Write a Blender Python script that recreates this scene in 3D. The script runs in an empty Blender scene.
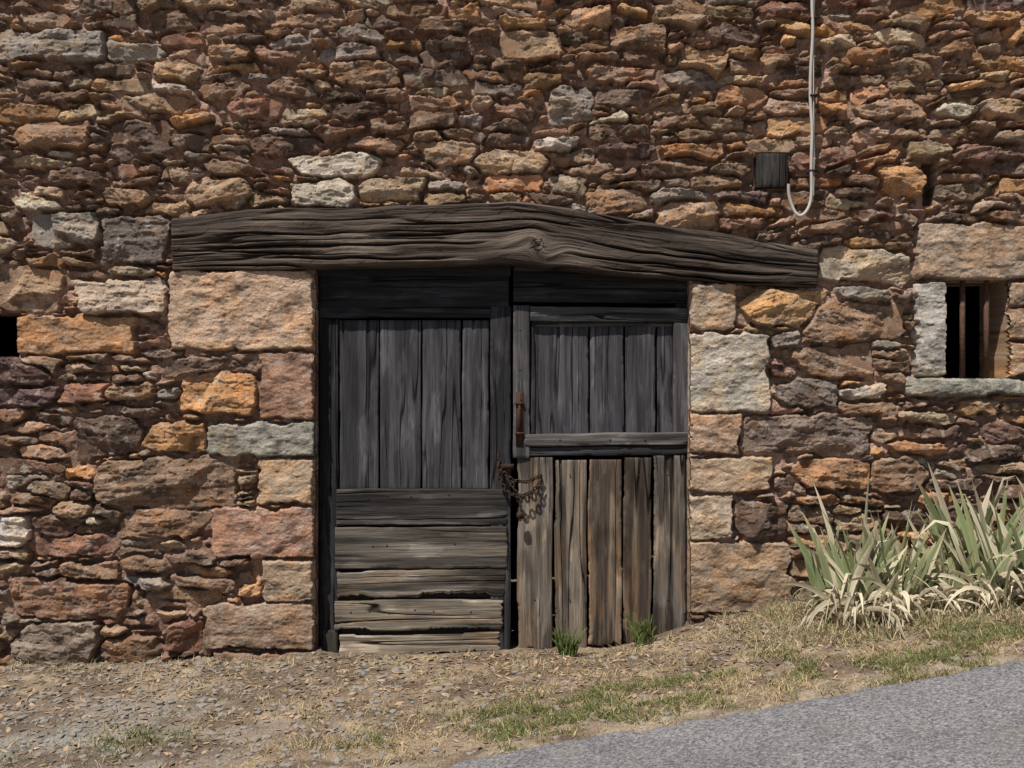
import bpy, math, random
import numpy as np
from mathutils import Vector, Matrix
random.seed(5)
S=160.0; D=6.3; CZ=1.66
def WX(px,y=0.0): return (px-512)/S*(D+y)/D
def WZ(py,y=0.0): return CZ+(384-py)/S*(D+y)/D
sc=bpy.context.scene
# ---------------- noise ----------------
_t={}
def vn(x,y,seed=0):
    if seed not in _t: _t[seed]=np.random.RandomState(seed+77).rand(256,256)
    T=_t[seed]
    x=np.asarray(x,dtype=np.float64); y=np.asarray(y,dtype=np.float64)
    xi=np.floor(x); yi=np.floor(y); fx=x-xi; fy=y-yi
    fx=fx*fx*(3-2*fx); fy=fy*fy*(3-2*fy)
    xi=xi.astype(np.int64); yi=yi.astype(np.int64)
    x0=xi&255; x1=(xi+1)&255; y0=yi&255; y1=(yi+1)&255
    return (T[x0,y0]*(1-fx)+T[x1,y0]*fx)*(1-fy)+(T[x0,y1]*(1-fx)+T[x1,y1]*fx)*fy
def fbm(x,y,seed=0,o=4,g=.5):
    s=0;a=1;n=0
    for k in range(o):
        s=s+a*vn(x*2**k+13.7*k,y*2**k+7.3*k,seed+k); n+=a; a*=g
    return s/n
def sst(a,b,x):
    t=np.clip((x-a)/(b-a),0,1); return t*t*(3-2*t)
def mix(a,b,t): return a*(1-t)+b*t
# ---------------- mesh helper ----------------
def make_mesh(name,V,quads=None,tris=None,col=None,gv=None,mat=None,smooth=False,parent=None):
    me=bpy.data.meshes.new(name)
    V=np.asarray(V,dtype=np.float32)
    nq=0 if quads is None else len(quads); nt=0 if tris is None else len(tris)
    me.vertices.add(len(V)); me.vertices.foreach_set("co",V.ravel())
    me.loops.add(nq*4+nt*3); me.polygons.add(nq+nt)
    li=[];st=[]
    if nq: li.append(np.asarray(quads,dtype=np.int32).ravel()); st.append(np.arange(nq)*4)
    if nt: li.append(np.asarray(tris,dtype=np.int32).ravel()); st.append(nq*4+np.arange(nt)*3)
    me.loops.foreach_set("vertex_index",np.concatenate(li).astype(np.int32))
    me.polygons.foreach_set("loop_start",np.concatenate(st).astype(np.int32))
    me.update(calc_edges=True)
    if col is not None:
        c=np.ones((len(V),4),dtype=np.float32); c[:,:3]=col
        a=me.color_attributes.new("Col",'FLOAT_COLOR','POINT'); a.data.foreach_set("color",c.ravel())
    if gv is not None:
        a=me.attributes.new("gv",'FLOAT_VECTOR','POINT'); a.data.foreach_set("vector",np.asarray(gv,dtype=np.float32).ravel())
    me.polygons.foreach_set("use_smooth",np.full(nq+nt,bool(smooth)))
    ob=bpy.data.objects.new(name,me); sc.collection.objects.link(ob)
    if mat: me.materials.append(mat)
    if parent: ob.parent=parent
    return ob
def empty(name):
    e=bpy.data.objects.new(name,None); sc.collection.objects.link(e); e.empty_display_size=.1; return e
# ---------------- materials ----------------
class N:
    def __init__(s,name):
        s.m=bpy.data.materials.new(name); s.m.use_nodes=True; s.t=s.m.node_tree
        s.b=s.t.nodes["Principled BSDF"]; s.b.inputs["Roughness"].default_value=.9
        s.b.inputs["Specular IOR Level"].default_value=.15
        s.out=[n for n in s.t.nodes if n.type=='OUTPUT_MATERIAL'][0]
    def n(s,t,**k):
        x=s.t.nodes.new(t)
        for a,v in k.items(): setattr(x,a,v)
        return x
    def l(s,a,b): s.t.links.new(a,b)
    def attr(s,name,vec=False):
        a=s.n("ShaderNodeAttribute"); a.attribute_name=name
        return a.outputs["Vector"] if vec else a.outputs["Color"]
    def obj(s): return s.n("ShaderNodeTexCoord").outputs["Object"]
    def mapv(s,v,scale,loc=(0,0,0)):
        m=s.n("ShaderNodeMapping"); m.inputs["Scale"].default_value=scale; m.inputs["Location"].default_value=loc
        s.l(v,m.inputs["Vector"]); return m.outputs[0]
    def noise(s,v,scale,detail=6,rough=.6,dist=0):
        x=s.n("ShaderNodeTexNoise"); x.inputs["Scale"].default_value=scale; x.inputs["Detail"].default_value=detail
        x.inputs["Roughness"].default_value=rough; x.inputs["Distortion"].default_value=dist
        s.l(v,x.inputs["Vector"]); return x.outputs["Fac"]
    def rng(s,v,a,b,c,d):
        x=s.n("ShaderNodeMapRange"); s.l(v,x.inputs[0])
        for i,q in enumerate((a,b,c,d)): x.inputs[i+1].default_value=q
        return x.outputs[0]
    def scale(s,c,f):
        x=s.n("ShaderNodeVectorMath",operation='SCALE'); s.l(c,x.inputs[0]); s.l(f,x.inputs["Scale"]); return x.outputs[0]
    def mixc(s,f,a,b):
        x=s.n("ShaderNodeMix",data_type='RGBA')
        if isinstance(f,(int,float)): x.inputs[0].default_value=f
        else: s.l(f,x.inputs[0])
        for i,q in ((6,a),(7,b)):
            if isinstance(q,tuple): x.inputs[i].default_value=(*q,1)
            else: s.l(q,x.inputs[i])
        return x.outputs[2]
    def bump(s,h,st,dist):
        x=s.n("ShaderNodeBump"); x.inputs["Strength"].default_value=st; x.inputs["Distance"].default_value=dist
        s.l(h,x.inputs["Height"]); s.l(x.outputs[0],s.b.inputs["Normal"])
    def base(s,c): s.l(c,s.b.inputs["Base Color"])
def stone_mat():
    m=N("rubble_stone"); o=m.obj(); c=m.attr("Col")
    n2=m.noise(m.mapv(o,(1,1,1.5)),95,3,.8)
    c=m.scale(c,m.rng(n2,.3,.7,.5,1.5)); m.base(c)
    m.bump(n2,.8,.008); m.b.inputs["Roughness"].default_value=1
    m.b.inputs["Specular IOR Level"].default_value=.05
    return m.m
def wood_mat():
    m=N("weathered_wood"); g=m.attr("gv",True); c=m.attr("Col")
    n1=m.noise(m.mapv(g,(110,4,1)),1,3,.7,.2)
    c=m.scale(c,m.rng(n1,.3,.7,.6,1.4))
    m.base(c); m.b.inputs["Roughness"].default_value=.85; m.b.inputs["Specular IOR Level"].default_value=.15
    m.bump(n1,.8,.006)
    return m.m
def iron_mat(name,a,b):
    m=N(name); o=m.obj(); m.base(m.mixc(m.rng(m.noise(o,60,3,.7),.35,.65,0,1),a,b))
    m.b.inputs["Roughness"].default_value=.8; m.b.inputs["Metallic"].default_value=.15
    return m.m
def leaf_mat(name,tr=.3):
    m=N(name); c=m.attr("Col"); m.base(c); m.b.inputs["Roughness"].default_value=.6
    if tr:
        t=m.n("ShaderNodeBsdfTranslucent"); m.l(c,t.inputs[0]); x=m.n("ShaderNodeMixShader"); x.inputs[0].default_value=tr
        m.l(m.b.outputs[0],x.inputs[1]); m.l(t.outputs[0],x.inputs[2]); m.l(x.outputs[0],m.out.inputs[0])
    return m.m
def ground_mat():
    m=N("dry_soil"); c=m.attr("Col"); o=m.obj()
    n=m.noise(o,75,3,.8); c=m.scale(c,m.rng(n,.3,.7,.5,1.5))
    m.base(c); m.bump(n,.9,.015); return m.m
def road_mat():
    m=N("asphalt"); o=m.obj()
    v=m.n("ShaderNodeTexVoronoi"); v.inputs["Scale"].default_value=120; m.l(o,v.inputs["Vector"])
    ag=m.n("ShaderNodeSeparateColor"); m.l(v.outputs["Color"],ag.inputs[0])
    c=m.mixc(ag.outputs[0],(.10,.10,.108),(.30,.29,.29))
    c=m.scale(c,m.rng(m.noise(o,1.6,4,.65),.3,.7,.82,1.15)); c=m.scale(c,m.rng(m.noise(o,45,2,.7),.3,.7,.7,1.3))
    c=m.mixc(m.rng(m.noise(o,4,4,.7),.54,.72,0,.35),c,(.25,.22,.18))
    m.base(c); m.bump(v.outputs["Distance"],.6,.006)
    m.b.inputs["Roughness"].default_value=.85; return m.m
def plain(name,col,var=.3,scale=20):
    m=N(name); o=m.obj(); m.base(m.mixc(m.noise(o,scale,2,.7),tuple(c*(1-var) for c in col),tuple(min(1,c*(1+var)) for c in col)))
    return m.m
M_STONE=stone_mat(); M_WOOD=wood_mat(); M_LEAF=leaf_mat("iris_leaf",.2); M_GRASS=leaf_mat("grass_blade",0)
M_GROUND=ground_mat(); M_ROAD=road_mat(); M_RUST=iron_mat("rusty_iron",(.025,.018,.015),(.075,.042,.03)); M_RED=iron_mat("red_rust_iron",(.04,.022,.017),(.095,.045,.03))
M_DARKIN=plain("light_block_dark",(.05,.045,.04))  # dark surface for the added light-blocking box
M_CABLE=plain("grey_pvc",(.50,.48,.44),.15); M_PEB=plain("pebble",(.26,.235,.205),.4,14)

# ---------------- terrain ----------------
def zwall(x): return np.interp(x,[-200,-8,-3.2,-1.2,0,.6,.85,1.1,1.3,1.75,3.2,8,200],[-.3,-.3,-.115,-.055,-.035,-.01,.03,.12,.19,.28,.38,.7,.7])
def zroad(x): return np.interp(x,[-200,-8,-3,-.36,2.46,8,200],[-.4,-.4,-.22,-.05,.35,1.0,1.0])
def yedge(x): return -1.74+.115*np.clip(x,-6,6)
def terrain(x,y):
    t=sst(0,1,np.clip(-y/1.6,0,1)); return mix(zwall(x),zroad(x),t)
# ---------------- stone wall ----------------
def axis(lo,hi,flo,fhi,f,c):
    return np.concatenate([np.arange(lo,flo,c),np.arange(flo,fhi,f),np.arange(fhi,hi+1e-6,c)])
XS=axis(-5.6,5.6,-3.45,3.45,.005,.03); ZS=axis(-.6,5.2,-.2,4.16,.005,.03)
X,Z=np.meshgrid(XS,ZS)
R=np.random.RandomState(23)
stones=[]
P={'brown':(.31,.205,.13),'orange':(.50,.285,.135),'tan':(.47,.36,.235),'dark':(.155,.11,.082),'grey':(.33,.29,.235),
   'red':(.31,.175,.12),'pale':(.56,.49,.38),'purple':(.14,.095,.085),'warm':(.41,.28,.175)}
def planes(a,b,j=1.):
    pl=[]
    for t0,dd,sdv in ((0,a,.42),(math.pi,a,.42),(math.pi/2,b,.13),(-math.pi/2,b,.13)):
        t=t0+R.normal(0,sdv*j); pl.append((math.cos(t),math.sin(t),dd*R.uniform(.94,1.06)))
    for sx in (1,-1):
        for sz in (1,-1):
            if R.rand()<.6*j+.1:
                t=R.uniform(.65,1.25); nx_,nz_=sx*math.cos(t),sz*math.sin(t)
                pl.append((nx_,nz_,(a*abs(nx_)+b*abs(nz_))*R.uniform(.70,.94)))
    return pl
def rect(x0,y0,x1,y1,col,dressed=0,prot=None,ang=0):
    c=P[col] if isinstance(col,str) else tuple(np.array(col)*np.array([1.25,1.22,1.20]))
    cx,cz=WX((x0+x1)/2),WZ((y0+y1)/2); a=(x1-x0)/2/S-.006; b=(y1-y0)/2/S-.006
    r=min(a,b)*.12
    stones.append((cx,cz,a,b,ang,r,None if dressed else planes(a,b,.6),.55 if dressed else .8,c,(.026 if dressed else .02+R.rand()*.02) if prot is None else prot,.35 if dressed else 1))
for q in [
 (168,271,313,350,(.46,.335,.225),1),(260,351,314,418,(.30,.19,.13),1),(208,421,314,457,(.29,.28,.225),1),(257,458,314,505,(.38,.29,.19),1),
 (213,507,314,558,(.36,.235,.17),1),(263,559,314,602,(.36,.275,.185),1),(203,603,314,650,(.33,.245,.17),1),(213,652,314,690,(.3,.22,.16),1),
 (178,372,254,415,'orange'),(15,314,138,354,(.38,.235,.13),1),(-10,265,60,312,'warm'),(80,276,172,315,(.42,.34,.25)),(-10,28,108,60,'grey'),
 (93,458,240,508,(.22,.155,.105)),(-10,515,31,547,(.50,.48,.42)),(10,578,130,618,(.26,.165,.11)),(150,420,205,452,'orange'),(12,622,95,668,(.27,.22,.165)),
 (75,415,142,457,'dark'),(100,215,168,265,(.15,.125,.105)),(30,210,100,246,'grey'),(100,634,160,662,'brown'),(165,618,200,653,'red'),
 (30,533,120,556,'red'),(188,176,252,209,'warm'),(285,153,385,177,'pale'),(288,180,355,207,(.43,.38,.29)),(357,176,419,203,'tan'),
 (-10,358,50,386,'purple'),(-10,388,62,408,'purple'),(60,380,105,402,'red'),(110,118,170,160,'dark'),
 (692,283,736,330,(.42,.32,.22),1),(742,289,825,327,(.42,.275,.14)),(690,332,770,411,(.41,.38,.305),1),(690,414,742,455,(.40,.285,.19),1),
 (690,457,773,493,(.39,.3,.2),1),(690,495,735,540,(.38,.31,.22),1),(690,542,792,613,(.35,.265,.18),1),(743,412,870,455,(.20,.155,.12)),
 (775,380,838,408,(.17,.145,.12)),(793,345,874,378,'brown'),(820,247,912,283,(.37,.32,.235)),(918,222,1034,279,(.32,.25,.18),1),
 (915,280,946,377,(.41,.39,.33),1),(905,378,1040,397,(.25,.245,.20),1,.06),(1010,280,1040,306,(.34,.25,.17),1),(1010,308,1040,340,'warm',1),(1010,342,1040,377,(.4,.27,.16),1),
 (790,458,872,490,(.33,.2,.11)),(872,456,932,492,'brown'),(736,498,790,538,'dark'),(800,300,905,342,'brown'),(838,400,900,425,'brown'),
 (18,355,60,372,'brown'),(120,510,205,540,'brown'),(60,560,118,580,'brown'),(548,86,594,124,'grey'),(655,200,720,232,'warm'),(880,165,925,196,'orange'),
 (500,28,560,62,'warm'),(330,60,400,88,'brown'),(425,140,480,165,'warm'),(610,25,668,50,'brown'),(585,190,650,214,'brown'),(20,120,90,150,'brown'),
 ]:
    rect(*q)
G=.01; X0,Z0=-5.7,-.7; NX=int(11.4/G); NZ=int(6.0/G)
occ=np.zeros((NZ,NX),bool)
def cells(x0,z0,x1,z1): return max(0,int(round((x0-X0)/G))),max(0,int(round((z0-Z0)/G))),min(NX,int(round((x1-X0)/G))),min(NZ,int(round((z1-Z0)/G)))
for s in stones:
    i0,j0,i1,j1=cells(s[0]-s[2],s[1]-s[3],s[0]+s[2],s[1]+s[3]); occ[j0:j1,i0:i1]=1
LU=np.array([174,250,380,480,512,545,640,740,816]); LT=np.array([219,211,207,204,202,206,221,238,252]); LB=np.array([271,270,268,266,264,267,276,284,288])
lux=WX(LU); ltz=WZ(LT); lbz=WZ(LB)
for i in range(NX):
    x=X0+(i+.5)*G
    if lux[0]<x<lux[-1]:
        a,b=np.interp(x,lux,lbz),np.interp(x,lux,ltz)
        occ[int((a-Z0)/G):int((b-Z0)/G)+1,i]=1
holes_px=[(314,255,690,760),(946,280,1010,378),(-38,313,18,357)]
HO=[(WX(a),WZ(d),WX(c),WZ(b)) for a,b,c,d in holes_px]
for h in HO:
    i0,j0,i1,j1=cells(*h); occ[j0:j1,i0:i1]=1
extra=[(755,152,789,188),(926,160,938,204)]
EX=[(WX(a),WZ(d),WX(c),WZ(b)) for a,b,c,d in extra]
for h in EX:
    i0,j0,i1,j1=cells(*h); occ[j0:j1,i0:i1]=1
names=['brown','orange','tan','dark','grey','red','pale','purple','warm']
def pick(x,z):
    w=np.array([.32,.11,.09,.19,.07,.08,.03,.03,.20])
    if z>2.6 and x<0: w=np.array([.31,.06,.10,.24,.12,.06,.035,.03,.16])
    if z>2.6 and x>0: w=np.array([.35,.13,.10,.17,.04,.08,.025,.02,.23])
    if x>1.5 and z<2.4: w=np.array([.30,.13,.09,.21,.06,.05,.02,.03,.17])
    w=w/w.sum()
    c=np.array(P[names[R.choice(9,p=w)]])
    c=c*R.uniform(.6,1.28)*(1+R.uniform(-.05,.05,3)); c=mix(c,np.array([.30,.20,.13]),.14)
    return np.clip(c,.03,.6)
classes=[(.28,.46,.08,.14,160,5),(.20,.38,.05,.105,1700,6),(.14,.30,.035,.08,7000,7),(.08,.20,.026,.06,13000,7),(.05,.11,.02,.04,16000,4),(.03,.07,.02,.03,12000,2)]
for ci,(w0,w1,h0,h1,tries,grow) in enumerate(classes):
    for k in range(tries):
        w=int(R.uniform(w0,w1)/G); h=max(2,int(R.uniform(h0,h1)/G)); i=R.randint(0,NX-w); j=R.randint(0,NZ-h)
        if ci==0 and (j*G+Z0)>2.4 and R.rand()<.8: continue
        if occ[j:j+h,i:i+w].any(): continue
        for _ in range(10):
            if j>0 and not occ[j-1,i:i+w].any(): j-=1
            else: break
        for _ in range(10):
            if i>0 and not occ[j:j+h,i-1].any(): i-=1
            else: break
        i1,j1=i+w,j+h
        for _ in range(grow):
            if i1<NX and not occ[j:j1,i1].any(): i1+=1
            if j>0 and _<grow//3 and not occ[j-1,i:i1].any(): j-=1
            if j1<NZ and _<grow//3 and not occ[j1,i:i1].any(): j1+=1
        occ[j:j1,i:i1]=1
        a=(i1-i)*G/2; b=(j1-j)*G/2
        cx=X0+(i+i1)/2*G; cz=Z0+(j+j1)/2*G
        stones.append((cx,cz,a,b,float(np.clip(R.normal(0,.10)*(1 if a>.08 else 2.5),-.6,.6)),0,planes(a,b),1,tuple(pick(cx,cz)),
                       R.uniform(-.008,.055) if ci<5 else R.uniform(-.01,.02),1))
print("stones",len(stones))
wx=.022*(fbm(X*7,Z*7,21,3)-.5)*2+.009*(fbm(X*45,Z*45,24,3)-.5)*2
wz=.018*(fbm(X*6,Z*7,31,3)-.5)*2+.009*(fbm(X*45,Z*45,34,3)-.5)*2
F1=np.full(X.shape,9.,np.float32); F2=np.full(X.shape,9.,np.float32); ID=np.zeros(X.shape,np.int32)
for n,s in enumerate(stones):
    cx,cz,a,b,ang,r,pl,wf=s[:8]; pad=.07
    ex=a*abs(math.cos(ang))+b*abs(math.sin(ang))+pad; ez=b*1.4+a*abs(math.sin(ang))+pad
    i0,i1=np.searchsorted(XS,[cx-ex,cx+ex]); j0,j1=np.searchsorted(ZS,[cz-ez,cz+ez])
    if i1<=i0 or j1<=j0: continue
    sl=(slice(j0,j1),slice(i0,i1))
    dx=X[sl]-cx+wx[sl]*wf; dz=Z[sl]-cz+wz[sl]*wf
    u=dx*math.cos(ang)+dz*math.sin(ang); v=-dx*math.sin(ang)+dz*math.cos(ang)
    if pl is None:
        qx=np.abs(u)-a+r; qz=np.abs(v)-b+r
        d=np.hypot(np.maximum(qx,0),np.maximum(qz,0))+np.minimum(np.maximum(qx,qz),0)-r
    else:
        d=None
        for (px_,pz_,pd) in pl:
            t=u*px_+v*pz_-pd; d=t if d is None else np.maximum(d,t)
    f1=F1[sl];f2=F2[sl]; m=d<f1
    f2[:]=np.where(m,f1,np.minimum(f2,d)); f1[:]=np.where(m,d,f1)
    ID[sl]=np.where(m,n,ID[sl])
A=lambda k:np.array([s[k] for s in stones],dtype=np.float64)
ns=len(stones); cx=A(0)[ID];cz=A(1)[ID]; sa=A(2)[ID]; sb=A(3)[ID]; ang=(A(4)+R.normal(0,.15,ns)*(A(10)>.5))[ID]; prot=A(9)[ID]; rg=A(10)[ID]
o1=R.uniform(0,200,ns)[ID]; o2=R.uniform(0,200,ns)[ID]
lx=(X-cx)*np.cos(ang)+(Z-cz)*np.sin(ang); lz=-(X-cx)*np.sin(ang)+(Z-cz)*np.cos(ang)
strata=fbm(lx*5+o1,lz*32+o2,41,4)
coarse=fbm(lx*10+o2,lz*16+o1,51,4)
terr=np.floor(coarse*5+strata*2)/5
fine=fbm(X*50,Z*80,61,3)
jn=fbm(X*6,Z*6,71,3)
jw=.003+.010*np.clip(jn*2-.75,0,1); gap=.008+.008*jn
Dd=np.minimum((F2-F1)/2-jw*np.where(rg<.5,.5,1),gap-F1)
Dd=Dd+.003*(fine-.5)
fac=np.full(X.shape,9.)
for k in range(4):
    th=R.uniform(0,6.28,ns)[ID]; gr=(np.abs(R.normal(0,.48,ns)))[ID]; off=R.uniform(0,1.,ns)[ID]
    dirx=np.cos(th); dirz=np.sin(th)
    ext=np.abs(dirx)*sa+np.abs(dirz)*sb
    fac=np.minimum(fac,-(lx*dirx+lz*dirz-ext*off*.6)*gr)
fac=np.clip(fac,-.05,.010)
rough=np.where(rg<.5,.26,1)
stone_h=prot+fac*rough+rough*(.008*(coarse-.5)+.030*(terr-.5)+.014*(strata-.5))+.007*(fine-.5)+.016*(coarse-.5)*(rg<.5)
stone_h=np.clip(stone_h,-.014,.082)
mn=fbm(X*5,Z*5,81,3)
mort=-.030+.045*(mn-.5)+.012*(fbm(X*40,Z*40,85,3)-.5)-.036*sst(.48,.60,fbm(X*12,Z*20,88,2))
mort=mort+.006*sst(2.3,1.4,Z)
wall_e=mort+np.maximum(Dd,0)*np.where(rg<.5,5,8.)+.003
H=np.where(Dd>0,np.minimum(stone_h,wall_e),mort); H=np.where(Dd>0,np.maximum(H,np.minimum(mort+.004,H+.02)),H)
H=H+.03*(fbm(X*1.2,Z*1.2,91,2)-.5)
cols=np.array([s[8] for s in stones])[ID]
C=cols*(.76+.48*strata)[...,None]*(.84+.32*coarse)[...,None]
C=mix(C,C*np.array([1.22,.95,.66]),sst(.52,.72,fbm(lx*7+o2,lz*9+o2,101,3))[...,None]*.45)
C=mix(C,C*.40+np.array([.013,.011,.010]),sst(.55,.72,fbm(lx*11+o1,lz*20+o1,111,4))[...,None]*.8)
C=mix(C,np.array([.48,.43,.345]),(sst(.60,.69,fbm(X*22,Z*22,141,4,.65))*.4)[...,None])
C=C*(.70+.6*fbm(X*13,Z*13,151,4,.65))[...,None]
mc=np.array([.42,.285,.205])*(.5+.75*fbm(X*5,Z*5,121,3))[...,None]*(.75+.5*fbm(X*60,Z*60,125,2))[...,None]
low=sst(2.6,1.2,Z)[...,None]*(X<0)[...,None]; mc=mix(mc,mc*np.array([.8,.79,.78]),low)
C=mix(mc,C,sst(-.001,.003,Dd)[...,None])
sm=sst(.60,.70,fbm(X*9,Z*12,131,4))*sst(.022,.0,Dd)*(rg>.5); C=mix(C,mc,(sm*.85)[...,None])
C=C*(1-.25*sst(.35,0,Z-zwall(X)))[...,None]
C=C*np.array([.96,.94,.99])
inb=(X>lux[0]+.01)&(X<lux[-1]-.01)&(Z>np.interp(X,lux,lbz)+.012)&(Z<np.interp(X,lux,ltz)-.012)
H=np.where(inb,-.03,H)
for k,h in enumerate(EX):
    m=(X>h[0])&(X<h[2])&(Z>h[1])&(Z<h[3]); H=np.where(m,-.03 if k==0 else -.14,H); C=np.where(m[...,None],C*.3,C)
Y=-H
nz,nx=X.shape
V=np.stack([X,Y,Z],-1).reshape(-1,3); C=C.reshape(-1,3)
idx=np.arange(nz*nx).reshape(nz,nx)
fm=np.ones((nz-1,nx-1),bool)
eV=[];eC=[];eQ=[];base=len(V)
for h in HO:
    i0,i1=[int(np.argmin(abs(XS-q))) for q in (h[0],h[2])]; j0,j1=[int(np.argmin(abs(ZS-q))) for q in (h[1],h[3])]
    fm[j0:j1,i0:i1]=False
    ring=np.concatenate([idx[j0,i0:i1],idx[j0:j1,i1],idx[j1,i1:i0:-1],idx[j1:j0:-1,i0]])
    L=len(ring); prev=ring
    for k in range(1,9):
        t=k/8; v=V[ring].copy(); v[:,1]=mix(v[:,1],.42,t)
        nn=.006*(vn(np.arange(L)*.15,np.full(L,k*1.3),7)-.5)
        v[:,0]+=nn; v[:,2]+=nn
        cur=base+np.arange(L); base+=L; eV.append(v); eC.append(C[ring])
        eQ.append(np.stack([prev,cur,np.roll(cur,-1),np.roll(prev,-1)],-1)); prev=cur
q=np.stack([idx[:-1,:-1],idx[:-1,1:],idx[1:,1:],idx[1:,:-1]],-1)[fm]
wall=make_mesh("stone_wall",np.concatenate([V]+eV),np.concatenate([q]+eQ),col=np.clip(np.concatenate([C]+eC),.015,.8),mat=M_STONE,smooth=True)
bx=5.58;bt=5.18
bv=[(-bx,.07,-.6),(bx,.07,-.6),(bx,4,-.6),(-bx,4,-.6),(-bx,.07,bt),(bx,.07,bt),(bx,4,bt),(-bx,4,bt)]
make_mesh("light_block_box",bv,[(3,2,6,7),(0,3,7,4),(1,2,6,5),(4,5,6,7)],mat=M_DARKIN,parent=wall)  # closed dark box added behind the wall to block stray light

# ---------------- wood boards ----------------
class Buf:
    def __init__(s): s.V=[];s.Q=[];s.C=[];s.G=[];s.n=0
    def grid(s,Pn,back,col,gv,layers=2):
        a,b=Pn.shape[:2]; idx=s.n+np.arange(a*b).reshape(a,b)
        s.V.append(Pn.reshape(-1,3)); s.C.append(col.reshape(-1,3)); s.G.append(gv.reshape(-1,3)); s.n+=a*b
        s.Q.append(np.stack([idx[:-1,:-1],idx[1:,:-1],idx[1:,1:],idx[:-1,1:]],-1).reshape(-1,4))
        loc=np.arange(a*b).reshape(a,b)
        ring=np.concatenate([loc[0,:-1],loc[:-1,-1],loc[-1,:0:-1],loc[:0:-1,0]]); L=len(ring)
        pv=Pn.reshape(-1,3)[ring]; pc=col.reshape(-1,3)[ring]; pg=gv.reshape(-1,3)[ring]
        prev=ring+idx[0,0]
        for k in range(1,layers+1):
            t=k/layers; v=pv.copy(); v[:,1]=mix(v[:,1],back,t); g=pg.copy(); g[:,0]+=(v[:,1]-pv[:,1])
            cur=s.n+np.arange(L); s.n+=L; s.V.append(v); s.C.append(pc*.9); s.G.append(g)
            s.Q.append(np.stack([prev,cur,np.roll(cur,-1),np.roll(prev,-1)],-1)); prev=cur
    def build(s,name,parent=None):
        return make_mesh(name,np.concatenate(s.V),np.concatenate(s.Q),col=np.clip(np.concatenate(s.C),.004,.8),gv=np.concatenate(s.G),mat=M_WOOD,parent=parent)
_sd=[100]
def board(buf,px0,py0,px1,py1,y,th,vert,col,col2=None,wear=.5,cr=1.,rag=0.,tilt=0.,slope=0.,stain=0.,brk=0.,endr=0.,warm=.5):
    """px0..py1 measured positions, y front depth, col2 = bleached colour, brk = broken lower/side edge, endr = ragged ends"""
    _sd[0]+=7; sd=_sd[0]; o=sd*3.17
    x0,x1=WX(px0,y)+.0018,WX(px1,y)-.0018; z1,z0=WZ(py0,y)-.0018,WZ(py1,y)+.0018
    (ac0,ac1,al0,al1)=(x0,x1,z0,z1) if vert else (z0,z1,x0,x1)
    na=max(5,int((ac1-ac0)/.003)); nl=max(6,int((al1-al0)/(.006 if brk else .012)))
    a=np.linspace(0,1,na);l=np.linspace(0,1,nl); Aa,Ll=np.meshgrid(a,l,indexing='ij')
    ac=mix(ac0,ac1,Aa); al=mix(al0,al1,Ll)
    wob=.0045*(fbm(al*4+o,al*0,sd,3)-.5)*2
    wob2=.0045*(fbm(al*4+o,al*0+9,sd,3)-.5)*2
    if brk:
        wob=wob+brk*sst(.46,.56,fbm(al*3.2+o,al*0+3,sd,4))*(.5+.9*fbm(al*60,al*0,sd,2)); wob2=wob2-brk*.4*sst(.54,.60,fbm(al*3+o,al*0+6,sd,4))
    ac_=ac+wob*np.clip(1-Aa*2.5,0,1)+wob2*np.clip(1-(1-Aa)*2.5,0,1)
    al_=al.copy()
    if rag: al_=al_+ (rag*(fbm(ac*30+o,ac*0,sd,3)))*np.clip(1-Ll*4,0,1)
    if endr: al_=al_-endr*fbm(ac*45+o,ac*0+2,sd,3)*np.clip(1-(1-Ll)*5,0,1)+endr*.5*fbm(ac*45+o,ac*0+7,sd,3)*np.clip(1-Ll*5,0,1)
    n1=fbm(ac*60+o,al*2.2,201,3); n2=fbm(ac*14+o,al*1.1+o,211,3)
    wa=ac+.016*(fbm(al*3,ac*6+o,221,2)-.5)
    cv=np.abs(vn(wa*26+o,al*.9+o,231)-.5); crack=np.exp(-(cv/.03)**2)*sst(.42,.56,vn(ac*8+o,al*1.6,241))*cr
    de=np.minimum(ac-ac0,ac1-ac); dl=np.minimum(al-al0,al1-al)
    chip=sst(.55,.75,fbm(al*9+o,al*0+ac*3,261,3))*np.exp(-de/.008)*.012
    edge=np.exp(-de/.004)*.006+np.exp(-dl/.006)*.004+chip
    dy=-.004*(n1-.5)-.006*(n2-.5)+.008*crack+edge+tilt*(Aa-.5)
    if slope and not vert: ac_=ac_+slope*(Ll-.5)
    if vert: Pn=np.stack([ac_,y+dy,al_],-1)
    else: Pn=np.stack([al_,y+dy,ac_],-1)
    c=np.array(col)*np.ones(Aa.shape+(1,)); c=c*(.75+.5*n2)[...,None]
    if col2 is not None:
        w=sst(.58-wear*.5,.95-wear*.45,fbm(ac*30+o,al*1.5+o,251,4)); c=mix(c,np.array(col2)*(.7+.6*n1)[...,None],w[...,None])
    if stain:
        w=sst(.48,.64,fbm(ac*10+o,al*2.5+o,271,4))*stain; c=mix(c,c*.4,w[...,None])
        w=sst(.55,.68,fbm(ac*16+o,al*3+o+8,281,3))*warm; c=mix(c,c*np.array([1.3,.97,.68]),w[...,None])
    if col2 is not None:
        w=sst(.60,.70,fbm(ac*20+o,al*5+o,291,4))*.55; c=mix(c,c*1.9,w[...,None])
    c=c*(.75+.5*fbm(ac*9,al*2.5+o,295,4))[...,None]
    c=c*(1-.75*np.minimum(crack,1))[...,None]
    buf.grid(Pn,y+th,c,np.stack([ac,al,np.full(Aa.shape,o)],-1))
K=(.022,.0215,.0235); K2=(.055,.053,.056); K3=(.040,.038,.040); K4=(.10,.095,.095)
door=empty("wooden_barn_door")
yd=.105
L=Buf()
board(L,316,262,511,276,yd-.02,.08,0,K)
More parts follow.
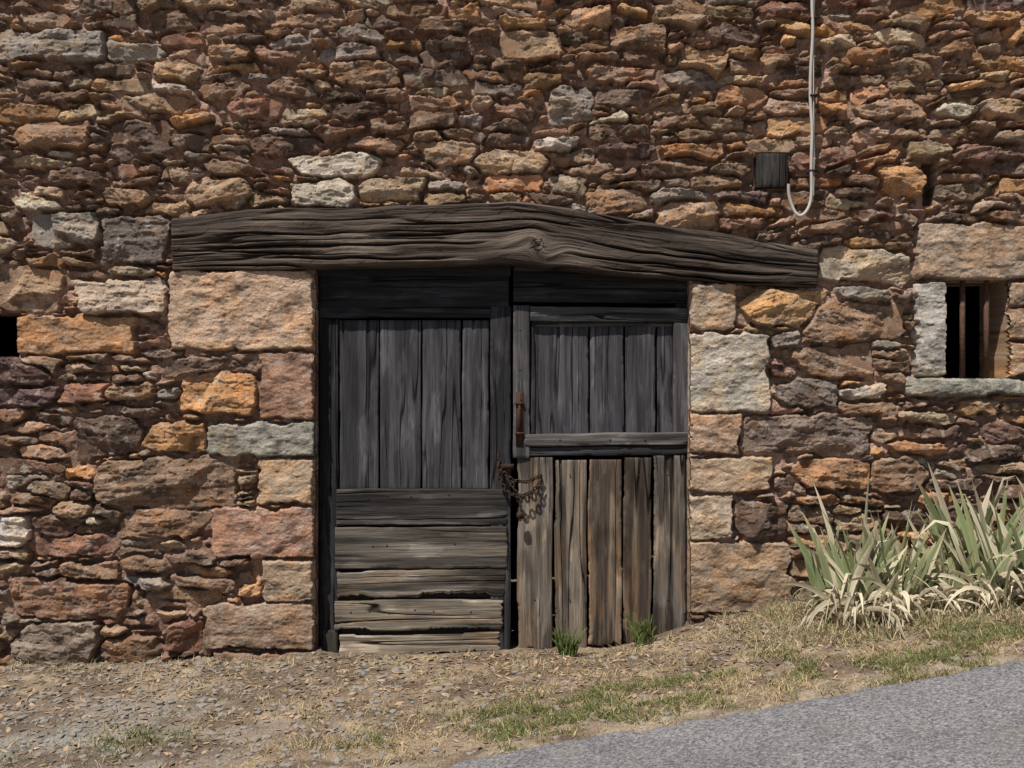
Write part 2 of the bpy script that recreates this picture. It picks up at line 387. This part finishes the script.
board(L,319,275,509,318,yd,.06,0,K,K2,.3)
board(L,319,319,338,655,yd+.004,.06,1,K,K2,.3)
board(L,490,306,511,652,yd-.004,.06,1,K,K2,.6,warm=0)
PK=(.046,.045,.050); PK2=(.090,.088,.096)
for a,b in ((339,379),(380,421),(422,461),(462,489)): board(L,a,320,b,490,yd+.025+random.uniform(-.003,.003),.03,1,PK,PK2,.5,tilt=random.uniform(-.008,.008),stain=.3,warm=.1)
board(L,336,489,508,526,yd-.012,.04,0,(.045,.042,.04),(.12,.11,.10),.5,cr=1.5,stain=.6,warm=.2)
board(L,334,527,508,569,yd-.014,.04,0,(.058,.052,.046),(.16,.142,.118),.6,cr=1.6,slope=.006,stain=.5,warm=.3,endr=.012)
board(L,336,570,507,598,yd-.010,.04,0,(.05,.043,.038),(.21,.182,.15),.5,cr=1.8,slope=.02,stain=.7,warm=.3,brk=.022,endr=.02)
board(L,333,600,505,631,yd-.020,.045,0,(.08,.067,.055),(.27,.23,.18),.6,cr=1.8,slope=.01,stain=.5,warm=.35,brk=.014,endr=.03)
board(L,338,633,502,657,yd-.010,.04,0,(.085,.07,.056),(.29,.24,.185),.7,cr=1.8,slope=.015,stain=.5,brk=.026,endr=.035)
board(L,336,562,506,576,yd+.02,.02,0,(.03,.026,.022)); board(L,336,588,503,606,yd+.02,.02,0,(.03,.026,.022)); board(L,340,624,499,640,yd+.02,.02,0,(.03,.026,.022))
board(L,322,630,338,660,yd-.006,.04,1,(.05,.043,.036))
L.build("left_leaf",door)
Rr=Buf()
board(Rr,513,266,690,303,yd+.004,.06,0,K,K2,.3,slope=-.01)
board(Rr,676,300,692,460,yd+.020,.06,1,K)
board(Rr,513,305,530,458,yd-.018,.06,1,K3,K4,.55,warm=0)
board(Rr,530,307,688,322,yd-.020,.06,0,K3,K4,.6,slope=-.012)
board(Rr,673,322,689,436,yd-.016,.06,1,K3,K4,.5,warm=0)
for a,b in ((531,589),(590,624),(625,656),(657,673)): board(Rr,a,320,b,438,yd+.022+random.uniform(-.003,.003),.03,1,PK,PK2,.55,stain=.3,warm=.1,tilt=random.uniform(-.006,.006))
board(Rr,530,322,535,436,yd+.004,.03,1,K3,K4,.5); board(Rr,535,322,673,327,yd+.006,.03,0,K3,K4,.5)
board(Rr,524,433,689,446,yd-.026,.07,0,(.045,.042,.042),(.135,.125,.117),.6,slope=.01)
board(Rr,524,446,689,456,yd-.008,.06,0,K,K2,.5,slope=.01)
for i,(a,b,c1,c2,w) in enumerate(((517,553,(.08,.067,.056),(.21,.178,.144),.6),(554,587,(.085,.069,.056),(.23,.19,.148),.6),(588,622,(.076,.058,.045),(.24,.178,.128),.5),(623,652,(.06,.046,.037),(.20,.152,.11),.45),(653,686,(.07,.061,.053),(.18,.16,.138),.55))):
    board(Rr,a,459+random.uniform(-2,1) if i<4 else 455,b,655-i*2,yd+random.uniform(-.004,.008),.03,1,c1,c2,w,cr=1.9,rag=.07,tilt=random.uniform(-.008,.008),stain=.8,warm=.45,brk=.008)
board(Rr,684,452,692,640,yd+.03,.04,1,(.09,.068,.05),(.22,.17,.125),.6)
Rr.build("right_leaf",door)
import bmesh
def bm_obj(name,fn,mat,parent=None,smooth=True):
    bm=bmesh.new(); fn(bm); me=bpy.data.meshes.new(name); bm.to_mesh(me); bm.free()
    for p in me.polygons: p.use_smooth=smooth
    ob=bpy.data.objects.new(name,me); sc.collection.objects.link(ob); me.materials.append(mat)
    if parent: ob.parent=parent
    return ob
def nails(bm):
    pts=[(p+random.uniform(-3,3),q+random.uniform(-2,2),y) for p in (348,370,390,412,432,452,472) for q,y in ((497,yd-.012),(545,yd-.014),(612,yd-.02)) if random.random()<.7]
    pts+=[(p,q,yd) for p in (535,570,605,638,668) for q in (475,600)]
    pts+=[(p,q,yd) for p in (330,400,470) for q in (290,304)]+[(p,440,yd-.026) for p in (560,610,645)]+[(520,q,yd-.018) for q in (330,370)]
    for p,q,y in pts:
        m=Matrix.Translation((WX(p,y),y-.001,WZ(q,y)))@Matrix.Diagonal((1,.5,1,1))
        bmesh.ops.create_icosphere(bm,subdivisions=1,radius=.006,matrix=m)
bm_obj("nails",nails,M_RUST,door)
def box(bm,x0,x1,y0,y1,z0,z1,bev=.002):
    r=bmesh.ops.create_cube(bm,size=1,matrix=Matrix.Translation(((x0+x1)/2,(y0+y1)/2,(z0+z1)/2))@Matrix.Diagonal((x1-x0,y1-y0,z1-z0,1)))
    es=list({e for v in r['verts'] for e in v.link_edges}); bmesh.ops.bevel(bm,geom=es,offset=bev,segments=2,affect='EDGES')
def torus(bm,M,R_,r_,sx=1.,n=20,m=8):
    vs=[]
    for i in range(n):
        a=2*math.pi*i/n; row=[]
        for j in range(m):
            b=2*math.pi*j/m; q=R_+r_*math.cos(b)
            p=Vector((q*math.cos(a)+(sx-1)*R_*(1 if math.cos(a)>0 else -1)*min(1,abs(math.cos(a))*3),q*math.sin(a),r_*math.sin(b))); row.append(bm.verts.new(M@p))
        vs.append(row)
    for i in range(n):
        for j in range(m): bm.faces.new((vs[i][j],vs[(i+1)%n][j],vs[(i+1)%n][(j+1)%m],vs[i][(j+1)%m]))
def latch(bm):
    y=yd-.022
    box(bm,WX(516,y),WX(523,y),y-.003,y+.02,WZ(446,y),WZ(392,y))
    box(bm,WX(518,y),WX(521,y),y-.014,y-.003,WZ(436,y),WZ(398,y),.003)
    for q in (402,432): box(bm,WX(515,y),WX(524,y),y-.016,y-.001,WZ(q+2.5,y),WZ(q,y))
bm_obj("sliding_bolt",latch,M_RED,door)
def chain(bm):
    def path(pts,Rk=.0105,rk=.0048):
        pts=[Vector((WX(p,yd),yv,WZ(q,yd))) for p,q,yv in pts]
        seg=[(pts[i+1]-pts[i]).length for i in range(len(pts)-1)]; T=sum(seg); n=int(T/.024)
        for k in range(n):
            d=T*(k+.5)/n; i=0
            while i<len(seg)-1 and d>seg[i]: d-=seg[i]; i+=1
            t=(pts[i+1]-pts[i]).normalized(); p=pts[i]+t*d
            rot=t.to_track_quat('X','Y').to_matrix().to_4x4()
            torus(bm,Matrix.Translation(p)@rot@Matrix.Rotation(math.pi/2*(k%2)+.5,4,'X'),Rk,rk,1.45,14,6)
    f=yd-.04
    path([(498,458,f),(503,471,f-.01),(513,480,f-.012),(527,481,f-.01),(541,475,f)])
    path([(499,462,f-.01),(500,478,f-.02),(507,491,f-.026),(520,496,f-.026),(533,490,f-.02),(541,480,f-.01)])
    path([(512,482,f-.02),(516,492,f-.02),(519,501,f-.02)])
    for p,q in ((498,458),(541,479)):
        torus(bm,Matrix.Translation((WX(p,yd),yd-.015,WZ(q,yd)))@Matrix.Rotation(math.pi/2,4,'Y'),.018,.005,1.2)
    # hasp strap
    box(bm,WX(497,f),WX(514,f),f+.012,f+.018,WZ(470,f),WZ(464,f),.002)
    px,pz=WX(520,yd),WZ(514,yd); box(bm,px-.022,px+.022,f-.045,f-.02,pz-.022,pz+.022,.006)
    torus(bm,Matrix.Translation((px,f-.032,pz+.026))@Matrix.Rotation(math.pi/2,4,'X'),.014,.004,1.0)
bm_obj("chain_and_padlock",chain,M_RUST,door)

# lintel
B=Buf(); nl=860; na=100
u=np.linspace(lux[0],lux[-1],nl); a=np.linspace(0,1,na); Aa,Uu=np.meshgrid(a,u,indexing='ij')
bot=np.interp(Uu,lux,lbz)+.010*(fbm(Uu*3,Uu*0,301,4)-.5)*2; top=np.interp(Uu,lux,ltz)+.018*(fbm(Uu*3,Uu*0+4,302,4)-.5)*2
ker=np.ones(21)/21
def smo(M): 
    p=np.pad(M,((0,0),(10,10)),mode='edge'); return np.apply_along_axis(lambda r:np.convolve(r,ker,'valid'),1,p)
bot=smo(bot); top=smo(top)
Zz=mix(bot,top,Aa); zc=(Aa-.5)*.36; kx,kz=WX(538),WZ(247)
kr=np.hypot((Uu-kx),(Zz-kz)*1.1); kn=np.exp(-(kr/.11)**2)
zm=mix(bot,top,.5); kc=(kz-np.interp(kx,u,zm[0]))
across=(zc-kc)*(1-.75*kn)+.05*(fbm(Uu*1.8,zc*6,311,3)-.5)+.05*kn*np.sin((Uu-kx)*14)
g1=fbm(across*55,Uu*2.4,321,4,.6); g2=fbm(across*16,Uu*1.4,331,3)
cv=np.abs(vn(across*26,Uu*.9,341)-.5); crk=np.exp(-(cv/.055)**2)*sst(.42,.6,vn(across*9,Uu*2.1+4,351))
big=np.zeros_like(Uu)
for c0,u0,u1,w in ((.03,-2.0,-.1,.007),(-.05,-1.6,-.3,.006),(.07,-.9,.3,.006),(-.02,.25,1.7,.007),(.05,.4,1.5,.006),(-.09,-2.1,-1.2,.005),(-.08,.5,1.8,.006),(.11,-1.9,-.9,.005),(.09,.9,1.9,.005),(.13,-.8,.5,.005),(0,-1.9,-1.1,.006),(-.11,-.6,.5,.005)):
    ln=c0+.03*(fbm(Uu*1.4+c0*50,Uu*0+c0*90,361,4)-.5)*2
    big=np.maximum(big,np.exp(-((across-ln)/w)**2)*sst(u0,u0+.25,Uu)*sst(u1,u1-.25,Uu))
rings=np.where(kr<.055,.5+.5*np.sin(kr*330+3*vn(Uu*20,Zz*20,5)),0)*sst(.055,.04,kr)
star=np.where(kr<.07,np.exp(-(np.sin(np.arctan2(Zz-kz,Uu-kx)*2.5+.6)/.18)**2),0)*sst(.07,.03,kr)
dt=np.minimum(top-Zz,Zz-bot); rr=.028; ed=np.where(dt<rr,rr-np.sqrt(np.maximum(0,rr*rr-(rr-dt)**2)),0)
due=np.minimum(Uu-u[0],u[-1]-Uu); ed2=np.where(due<.015,.015-np.sqrt(np.maximum(0,.015**2-(.015-due)**2)),0)
adze=np.floor(fbm(Uu*3.5,Zz*7,375,2)*6)/6
yy=-.055+ed+ed2-.012*(g1-.5)-.034*(g2-.5)+.020*crk+.036*big-.016*kn+.004*rings+.014*star+.02*np.exp(-(kr/.012)**2)+.03*(fbm(Uu*1.5,Zz*4,371,2)-.5)-.012*(adze-.5)
c=np.array([.075,.057,.046])*(.45+1.1*g1)[...,None]
c=mix(c,np.array([.19,.152,.12]),(sst(.50,.75,fbm(across*24,Uu*2.2,381,4))*.6)[...,None])
c=mix(c,c*.62,(sst(-.3,1.2,Uu)*.8)[...,None])
c=c*(.6+.8*fbm(Uu*4,Zz*9,391,4))[...,None]
c=c*(1-.8*np.maximum(crk*.8,big))[...,None]; c=c*(1-.3*rings-.4*star)[...,None]  # crack lines darkened in colour: part dirt, part painted crevice shade
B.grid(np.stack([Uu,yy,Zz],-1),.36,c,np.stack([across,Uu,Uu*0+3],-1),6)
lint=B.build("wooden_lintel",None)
Bk=Buf(); board(Bk,756,153,788,187,-.018,.05,1,(.022,.02,.019),(.055,.05,.044),.4,cr=1.5); Bk.build("embedded_wood_block")

def bars(bm):
    for p in (962,986):
        x=WX(p,.06); bmesh.ops.create_cone(bm,cap_ends=True,segments=10,radius1=.017,radius2=.016,depth=.66,matrix=Matrix.Translation((x,.06,(WZ(280,.06)+WZ(378,.06))/2)))
    for v in bm.verts: v.co.x+=.003*math.sin(v.co.z*9)
bw=empty("barred_window"); bm_obj("iron_bars",bars,iron_mat("bar_rust",(.07,.045,.035),(.16,.085,.055)),bw)
Bf=Buf(); board(Bf,1001,274,1012,384,.20,.05,1,(.06,.045,.032),(.12,.095,.07),.5); board(Bf,944,276,1012,284,.21,.05,0,(.05,.04,.03)); Bf.build("window_frame",bw)

def curve(name,pts,rad,mat,parent=None):
    cu=bpy.data.curves.new(name,'CURVE'); cu.dimensions='3D'; cu.bevel_depth=rad; cu.bevel_resolution=3; cu.resolution_u=10
    sp=cu.splines.new('NURBS'); sp.points.add(len(pts)-1); sp.order_u=4; sp.use_endpoint_u=True
    for p,q in zip(sp.points,pts): p.co=(*q,1)
    ob=bpy.data.objects.new(name,cu); sc.collection.objects.link(ob); cu.materials.append(mat)
    if parent: ob.parent=parent
    return ob
cab=empty("electrical_cable")
pts=[(813,-180),(813,-60),(812,0),(813,30),(811,60),(811,100),(812,130),(811,160),(813,188),(810,206),(803,217),(796,215),(791,204),(789,192),(788,184)]
curve("conduit",[(WX(p,-.09)+.006*math.sin(i*2.3),-.085+.008*math.sin(i*1.7),WZ(q,-.09)) for i,(p,q) in enumerate(pts)],.0095,M_CABLE,cab)
curve("thin_wire",[(WX(p,-.09),-.078,WZ(q,-.09)) for p,q in ((816,-180),(815,-20),(814,50),(814,110),(815,160),(814,195))],.0035,M_CABLE,cab)
def clips(bm):
    for q in (18,95,170): box(bm,WX(809,-.07),WX(817,-.07),-.096,-.0,WZ(q+2,-.07),WZ(q,-.07),.002)
bm_obj("clips",clips,M_RUST,cab)

# ---------------- ground ----------------
gx=np.concatenate([[-300,-120,-50,-20,-10],np.arange(-6,-4,.1),np.arange(-4,4.4,.013),np.arange(4.4,7,.1),[10,20,50,120,300]])
gy=np.concatenate([[-300,-120,-50,-25,-14,-9],np.arange(-7.5,-2.3,.2),np.arange(-2.3,.5,.013),[.8,1.5,3,6,12,30,80,300]])
GX,GY=np.meshgrid(gx,gy); GZ=terrain(GX,GY)
inroad=sst(0.02,-.08,GY-yedge(GX)); 
loc=(np.abs(GX)<5.5)
def gz(x,y):
    return terrain(x,y)+.04*(fbm(x*2,y*3,401,3)-.5)+.020*(fbm(x*14,y*14,411,4)-.5)+.06*np.exp(-np.clip(-y,0,9)/.10)*(fbm(x*4,x*0,431,3)-.15)*sst(.1,0.,np.where((x>-1.2)&(x<1.1),y,0))
GZ=np.where(loc,mix(gz(GX,GY)+.009*(fbm(GX*45,GY*45,421,2)-.5),terrain(GX,GY),inroad),GZ)
GZ=GZ-inroad*.03
soil=np.array([.27,.20,.145]); grav=np.array([.26,.24,.215]); straw=np.array([.41,.325,.215]); dirt=np.array([.155,.113,.082])
gm=sst(-.9,-2.2,GX+.5*(fbm(GX*2,GY*2,441,3)-.5))*sst(-.35,-.9,GY+.3*(fbm(GX*3,GY*3,451,3)-.5))
gc=mix(soil*np.ones(GX.shape+(1,)),grav,gm[...,None])
gc=mix(gc,straw,(sst(.42,.62,fbm(GX*5,GY*7,461,4))*.6*(1-gm*.7))[...,None])
gc=mix(gc,dirt,(sst(.45,.58,fbm(GX*4,GY*7,471,4))*.8)[...,None])
gc=mix(gc,np.array([.42,.36,.26]),(np.exp(-((GY-yedge(GX)-.05)/.08)**2)*.6*sst(.35,.55,fbm(GX*4,GY*4,481,3)))[...,None])
gc=gc*(.6+.8*fbm(GX*12,GY*12,485,4))[...,None]
gi=np.arange(GX.size).reshape(GX.shape)
make_mesh("ground",np.stack([GX,GY,GZ],-1).reshape(-1,3),np.stack([gi[:-1,:-1],gi[:-1,1:],gi[1:,1:],gi[1:,:-1]],-1).reshape(-1,4),col=gc.reshape(-1,3),mat=M_GROUND,smooth=True)
rx=np.concatenate([[-60,-30,-15,-8],np.arange(-5,5,.02),[6,8,15,30,60]]); rv=np.concatenate([[0,.006,.02,.05],np.linspace(.1,5.5,40)])
RX,RV=np.meshgrid(rx,rv); ew=.08*(fbm(RX*3,RX*0,501,4)-.5)+.04*(fbm(RX*20,RX*0,511,2)-.5)
RY=yedge(RX)+ew*np.exp(-RV*3)*2-RV; RZ=zroad(RX)+.012*sst(0,.05,RV)-.008+.01*(fbm(RX*1.5,RY*1.5,521,2)-.5)
ri=np.arange(RX.size).reshape(RX.shape)
make_mesh("road",np.stack([RX,RY,RZ],-1).reshape(-1,3),np.stack([ri[1:,:-1],ri[1:,1:],ri[:-1,1:],ri[:-1,:-1]],-1).reshape(-1,4),mat=M_ROAD,smooth=True)

# ---------------- pebbles ----------------
bm=bmesh.new(); bmesh.ops.create_icosphere(bm,subdivisions=1,radius=1); bm.verts.ensure_lookup_table()
IV=np.array([v.co[:] for v in bm.verts]); IF=np.array([[v.index for v in f.verts] for f in bm.faces]); bm.free()
Q=np.random.RandomState(3)
def scatter_peb(name,n,fx,fy,smin,smax,mat,flat=.55):
    x=fx(n);y=fy(n,x); s=smin+(smax-smin)*Q.rand(n)**6
    rot=Q.rand(n)*6.28; sx=s*Q.uniform(.8,1.4,n); sy=s*Q.uniform(.7,1.1,n); sz=s*flat*Q.uniform(.6,1.1,n)
    v=IV[None]*(1+Q.uniform(-.22,.22,(n,len(IV),1))); v=v*np.stack([sx,sy,sz],-1)[:,None]
    c_,s_=np.cos(rot)[:,None],np.sin(rot)[:,None]
    vx=v[...,0]*c_-v[...,1]*s_+x[:,None]; vy=v[...,0]*s_+v[...,1]*c_+y[:,None]; vz=v[...,2]+(gz(x,y)+sz*.2)[:,None]
    F=IF[None]+(np.arange(n)*len(IV))[:,None,None]
    make_mesh(name,np.stack([vx,vy,vz],-1).reshape(-1,3),tris=F.reshape(-1,3),mat=mat)
scatter_peb("gravel",8000,lambda n:np.where(Q.rand(n)<.6,Q.uniform(-3.8,-.6,n),Q.uniform(-3.8,4,n)),lambda n,x:yedge(x)+.03+(-.02-yedge(x))*Q.rand(n),.002,.028,M_PEB)
# ---------------- grass ----------------
def blades(name,x,y,L,w,lean,col,mat,z0=None):
    n=len(x); az=Q.rand(n)*6.283; z=gz(x,y)-.004 if z0 is None else z0
    dx=np.cos(az);dy=np.sin(az); fa=Q.rand(n)*6.283; wx_=np.cos(fa)*w/2; wy_=np.sin(fa)*w/2
    def pt(t,ww):
        hx=L*t*np.sin(lean*(.5+.8*t)); hz=L*t*np.cos(np.minimum(lean*(.5+.8*t),1.5))
        cx=x+dx*hx; cy=y+dy*hx; cz=z+hz
        return np.stack([cx-wx_*ww,cy-wy_*ww,cz],-1),np.stack([cx+wx_*ww,cy+wy_*ww,cz],-1)
    a0,a1=pt(0,1);b0,b1=pt(.5,.8);c0,_=pt(1,0)
    V=np.stack([a0,a1,b0,b1,c0],1).reshape(-1,3); k=np.arange(n)[:,None]*5
    cc=np.repeat(col,5,0)
    return make_mesh(name,V,quads=k+np.array([[0,1,3,2]]),tris=k+np.array([[2,3,4]]),col=cc,mat=mat)
n=420000; x=Q.uniform(-4.2,4.4,n); y=yedge(x)-.02+(-.0-yedge(x))*Q.rand(n)
de=y-yedge(x)
bc=.36+.05*np.sin(x*1.7)
band=np.exp(-((de-bc)/.27)**2)*sst(-1.6,-.7,x)
pat=fbm(x*2.4,y*4,601,3); pf=fbm(x*8,y*11,611,3)
green=1.7*band*sst(.40,.56,pat)+ 1.1*np.exp(-(((x+2.85)/.4)**2+((de-.42)/.18)**2))+.8*np.exp(-(((x+1.85)/.2)**2+((de-.72)/.12)**2))
dry=.07+.30*sst(.2,1.6,x)+.60*band+.32*sst(.45,.6,pat)*sst(-2.5,-1,x)
dens=np.clip(green*1.1+dry*.6,0,1)*sst(.38,.64,pf)
keep=Q.rand(n)<dens; x,y,green,dry=x[keep],y[keep],green[keep],dry[keep]; n=len(x)
isg=Q.rand(n)<green/(green+dry*.7+.02)
col=np.where(isg[:,None],np.array([.155,.185,.06])*Q.uniform(.5,1.4,(n,1)),np.array([.48,.38,.22])*Q.uniform(.5,1.25,(n,1)))*(1+Q.uniform(-.1,.1,(n,3)))
Lb=np.where(isg,Q.uniform(.015,.065,n),Q.uniform(.015,.075,n)); ln=np.where(isg,Q.uniform(.2,1.1,n),Q.uniform(.5,1.5,n))
print("grass",n)
blades("grass",x,y,Lb,Q.uniform(.002,.0055,n),ln,col,M_GRASS)
n=12000; x=np.concatenate([Q.uniform(1.2,4.4,n*2//3),Q.uniform(-4,4.4,n//3)]); y=np.where(x>1.2,-.05-Q.rand(len(x))**1.3*.85,-.02-Q.rand(len(x))*.14); n=len(x)
k=(Q.rand(n)<np.where(x>1.5,1,.4))&~((x>-1.3)&(x<1.1)&(Q.rand(n)<.8)); x=x[k];y=y[k];n=len(x)
col=np.array([.46,.37,.23])*Q.uniform(.5,1.3,(n,1))*np.ones((n,3)); gi_=Q.rand(n)<.25; col[gi_]=np.array([.16,.19,.065])
blades("dry_grass",x,y,Q.uniform(.04,.15,n)*np.where(x>1.3,1,.6),Q.uniform(.003,.006,n),Q.uniform(.3,1.4,n),col,M_GRASS)
n=8000; x=Q.uniform(-3.8,4.2,n); y=yedge(x)+.05+(-.07-yedge(x))*Q.rand(n)**.6
a=Q.rand(n)*6.28; l=Q.uniform(.006,.034,n); w=l*Q.uniform(.1,.5,n); z=gz(x,y)+.006
ex=np.stack([np.cos(a),np.sin(a),Q.uniform(-.3,.3,n)],-1)*l[:,None]; ey=np.stack([-np.sin(a),np.cos(a),Q.uniform(-.4,.4,n)],-1)*w[:,None]
c0=np.stack([x,y,z],-1); V=np.stack([c0-ex,c0-ey,c0+ex,c0+ey],1).reshape(-1,3)
col=np.repeat(np.array([.36,.26,.17])*Q.uniform(.25,1.4,(n,1)),4,0)
make_mesh("dead_leaf_litter",V,quads=np.arange(n)[:,None]*4+np.arange(4)[None],col=col,mat=M_GRASS)
# ---------------- broad-blade plants ----------------
def plant(name,specs):
    V=[];F=[];C=[]
    for (bx,by,bz,az,lean,Ln,w,bend,kind) in specs:
        ns_=10; d=Vector((math.cos(az),math.sin(az),0)); yaw=random.uniform(-.7,.7)
        p=Vector((bx,by,bz)); th=lean; base=len(V)
        kink=random.uniform(.35,.8) if kind=='dry' and random.random()<.5 else (random.uniform(.5,.85) if kind=='half' and random.random()<.3 else 9)
        g=random.uniform(.6,1.2); tw=random.uniform(-1,1)*(2.4 if kind=='dry' else .7)
        hue=random.random()
        for k in range(ns_+1):
            t=k/ns_; ww=w*(.7+.45*math.sin(min(1,t*1.5)*1.57))*(1-max(0,(t-.5)/.5)**2)*.5+.0008
            tan=(d*math.sin(th)+Vector((0,0,1))*math.cos(th))
            sd=d*math.cos(th)-Vector((0,0,1))*math.sin(th)
            sd=Matrix.Rotation(yaw+tw*t,3,tan)@sd
            nrm=sd.cross(tan)
            V.append(p-sd*ww); V.append(p+sd*ww); V.append(p+nrm*ww*.25)
            if kind=='green':
                c=Vector((.27+.12*hue,.34+.07*hue,.16+.05*hue)); c*=g; c=c.lerp(Vector((.62,.58,.40)),max(0,1-t*4)); c=c.lerp(Vector((.66,.55,.36)),max(0,(t-.82)/.18)*.9)
            elif kind=='half':
                c=Vector((.36,.39,.21))*g; c=c.lerp(Vector((.72,.65,.47)),min(1,max(0,(t-.3)/.3)))
            else: c=Vector((.76,.67,.49))*g
            C+= [c[:],c[:],(c*.82)[:]]
            th+=bend/ns_*(1+t)
            if abs(t-kink)<.06: th+=1.0
            th=min(th,2.7)
            p=p+tan*(Ln/ns_)
            gg=float(gz(np.array(p.x),np.array(p.y)))+.01
            if p.z<gg: p.z=gg
            if p.y>-.06: p.y=-.06
            if k<ns_:
                i=base+3*k; F+=[(i,i+2,i+5,i+3),(i+2,i+1,i+4,i+5)]
    return make_mesh(name,np.array([v[:] for v in V]),quads=np.array(F),col=np.clip(np.array(C),0,.85),mat=M_LEAF,smooth=True)
def clump(cx_,cy_,rx_,ry_,fans,hg,dryf,slopeh=0):
    sp=[]
    for f in range(fans):
        a=random.random()*6.28; r=math.sqrt(random.random()); fx=cx_+rx_*r*math.cos(a); fy=min(-.1,cy_+ry_*r*math.sin(a))
        hgt=hg*(1+slopeh*(fx-cx_))*random.uniform(.7,1.12)
        faz=random.uniform(-.8,.8)+ (0 if random.random()<.5 else math.pi)
        ng=random.randint(4,7)
        for k in range(ng):
            s=(k-(ng-1)/2)/ng; kind='green' if random.random()<.62 else 'half'
            x_=fx+s*.04*math.cos(faz); y_=fy+random.uniform(-.01,.01)
            sp.append((x_,y_,float(gz(np.array(x_),np.array(y_)))-.01,faz if s>0 else faz+math.pi,abs(s)*.65+random.uniform(0,.15)+.06*r,hgt*random.uniform(.55,1.1)*(1-.3*abs(s)),random.uniform(.022,.041),random.uniform(.0,.35),kind))
        for k in range(int(dryf*random.uniform(.6,1.4))):
            x_=fx+random.uniform(-.05,.05); y_=fy+random.uniform(-.10,.02)
            sp.append((x_,y_,float(gz(np.array(x_),np.array(y_))),random.random()*6.28,random.uniform(.1,.9),hgt*random.uniform(.35,.85),random.uniform(.009,.030),random.uniform(.4,2.2),'dry'))
    return sp
plant("iris_plant",clump(2.06,-.36,.33,.16,25,.70,10))
plant("iris_plant",clump(2.98,-.34,.48,.16,38,.80,14,.12))
def weed(cx_,cy_,n,h):
    sp=[]
    for k in range(n):
        x_=cx_+random.uniform(-.05,.05);y_=cy_+random.uniform(-.03,.02)
        sp.append((x_,y_,float(gz(np.array(x_),np.array(y_))),random.random()*6.28,random.uniform(.0,.45),h*random.uniform(.25,1),random.uniform(.004,.010),random.uniform(.0,.7),'green'))
    return sp
def recol(o):
    ca=o.data.color_attributes["Col"]; arr=np.empty(len(o.data.vertices)*4,dtype=np.float32); ca.data.foreach_get("color",arr); arr=arr.reshape(-1,4); arr[:,:3]=np.array([.16,.20,.07])*Q.uniform(.6,1.4,(len(arr),1)); ca.data.foreach_set("color",arr.ravel())
for px,py in ((567,645),(642,640)):
    recol(plant("weed",weed(WX(px,.0),.0-.05,90,.23)))

# ---------------- light, sky, camera ----------------
sd=Vector((-.52,-.75,1.62)).normalized()
sl=bpy.data.lights.new("sun",'SUN'); sl.energy=5; sl.angle=math.radians(.5); sl.color=(1,.95,.88)
so=bpy.data.objects.new("sun",sl); sc.collection.objects.link(so); so.rotation_euler=sd.to_track_quat('Z','Y').to_euler(); so.location=(-4,-8,12)
w=bpy.data.worlds.new("World"); sc.world=w; w.use_nodes=True; nt=w.node_tree; bg=nt.nodes["Background"]
sk=nt.nodes.new("ShaderNodeTexSky"); sk.sky_type='NISHITA'; sk.sun_disc=False; sk.sun_elevation=math.asin(sd.z); sk.sun_rotation=math.atan2(sd.x,sd.y)%(2*math.pi)
nt.links.new(sk.outputs[0],bg.inputs[0]); bg.inputs[1].default_value=.05
cam=bpy.data.cameras.new("camera"); co=bpy.data.objects.new("camera",cam); sc.collection.objects.link(co)
co.location=(0,-D,CZ); co.rotation_euler=(math.pi/2,0,0); cam.sensor_width=36; cam.lens=36*D/6.4; cam.clip_end=1500; cam.clip_start=.05
sc.camera=co
sc.view_settings.view_transform='Standard'; sc.view_settings.look='None'; sc.view_settings.exposure=0
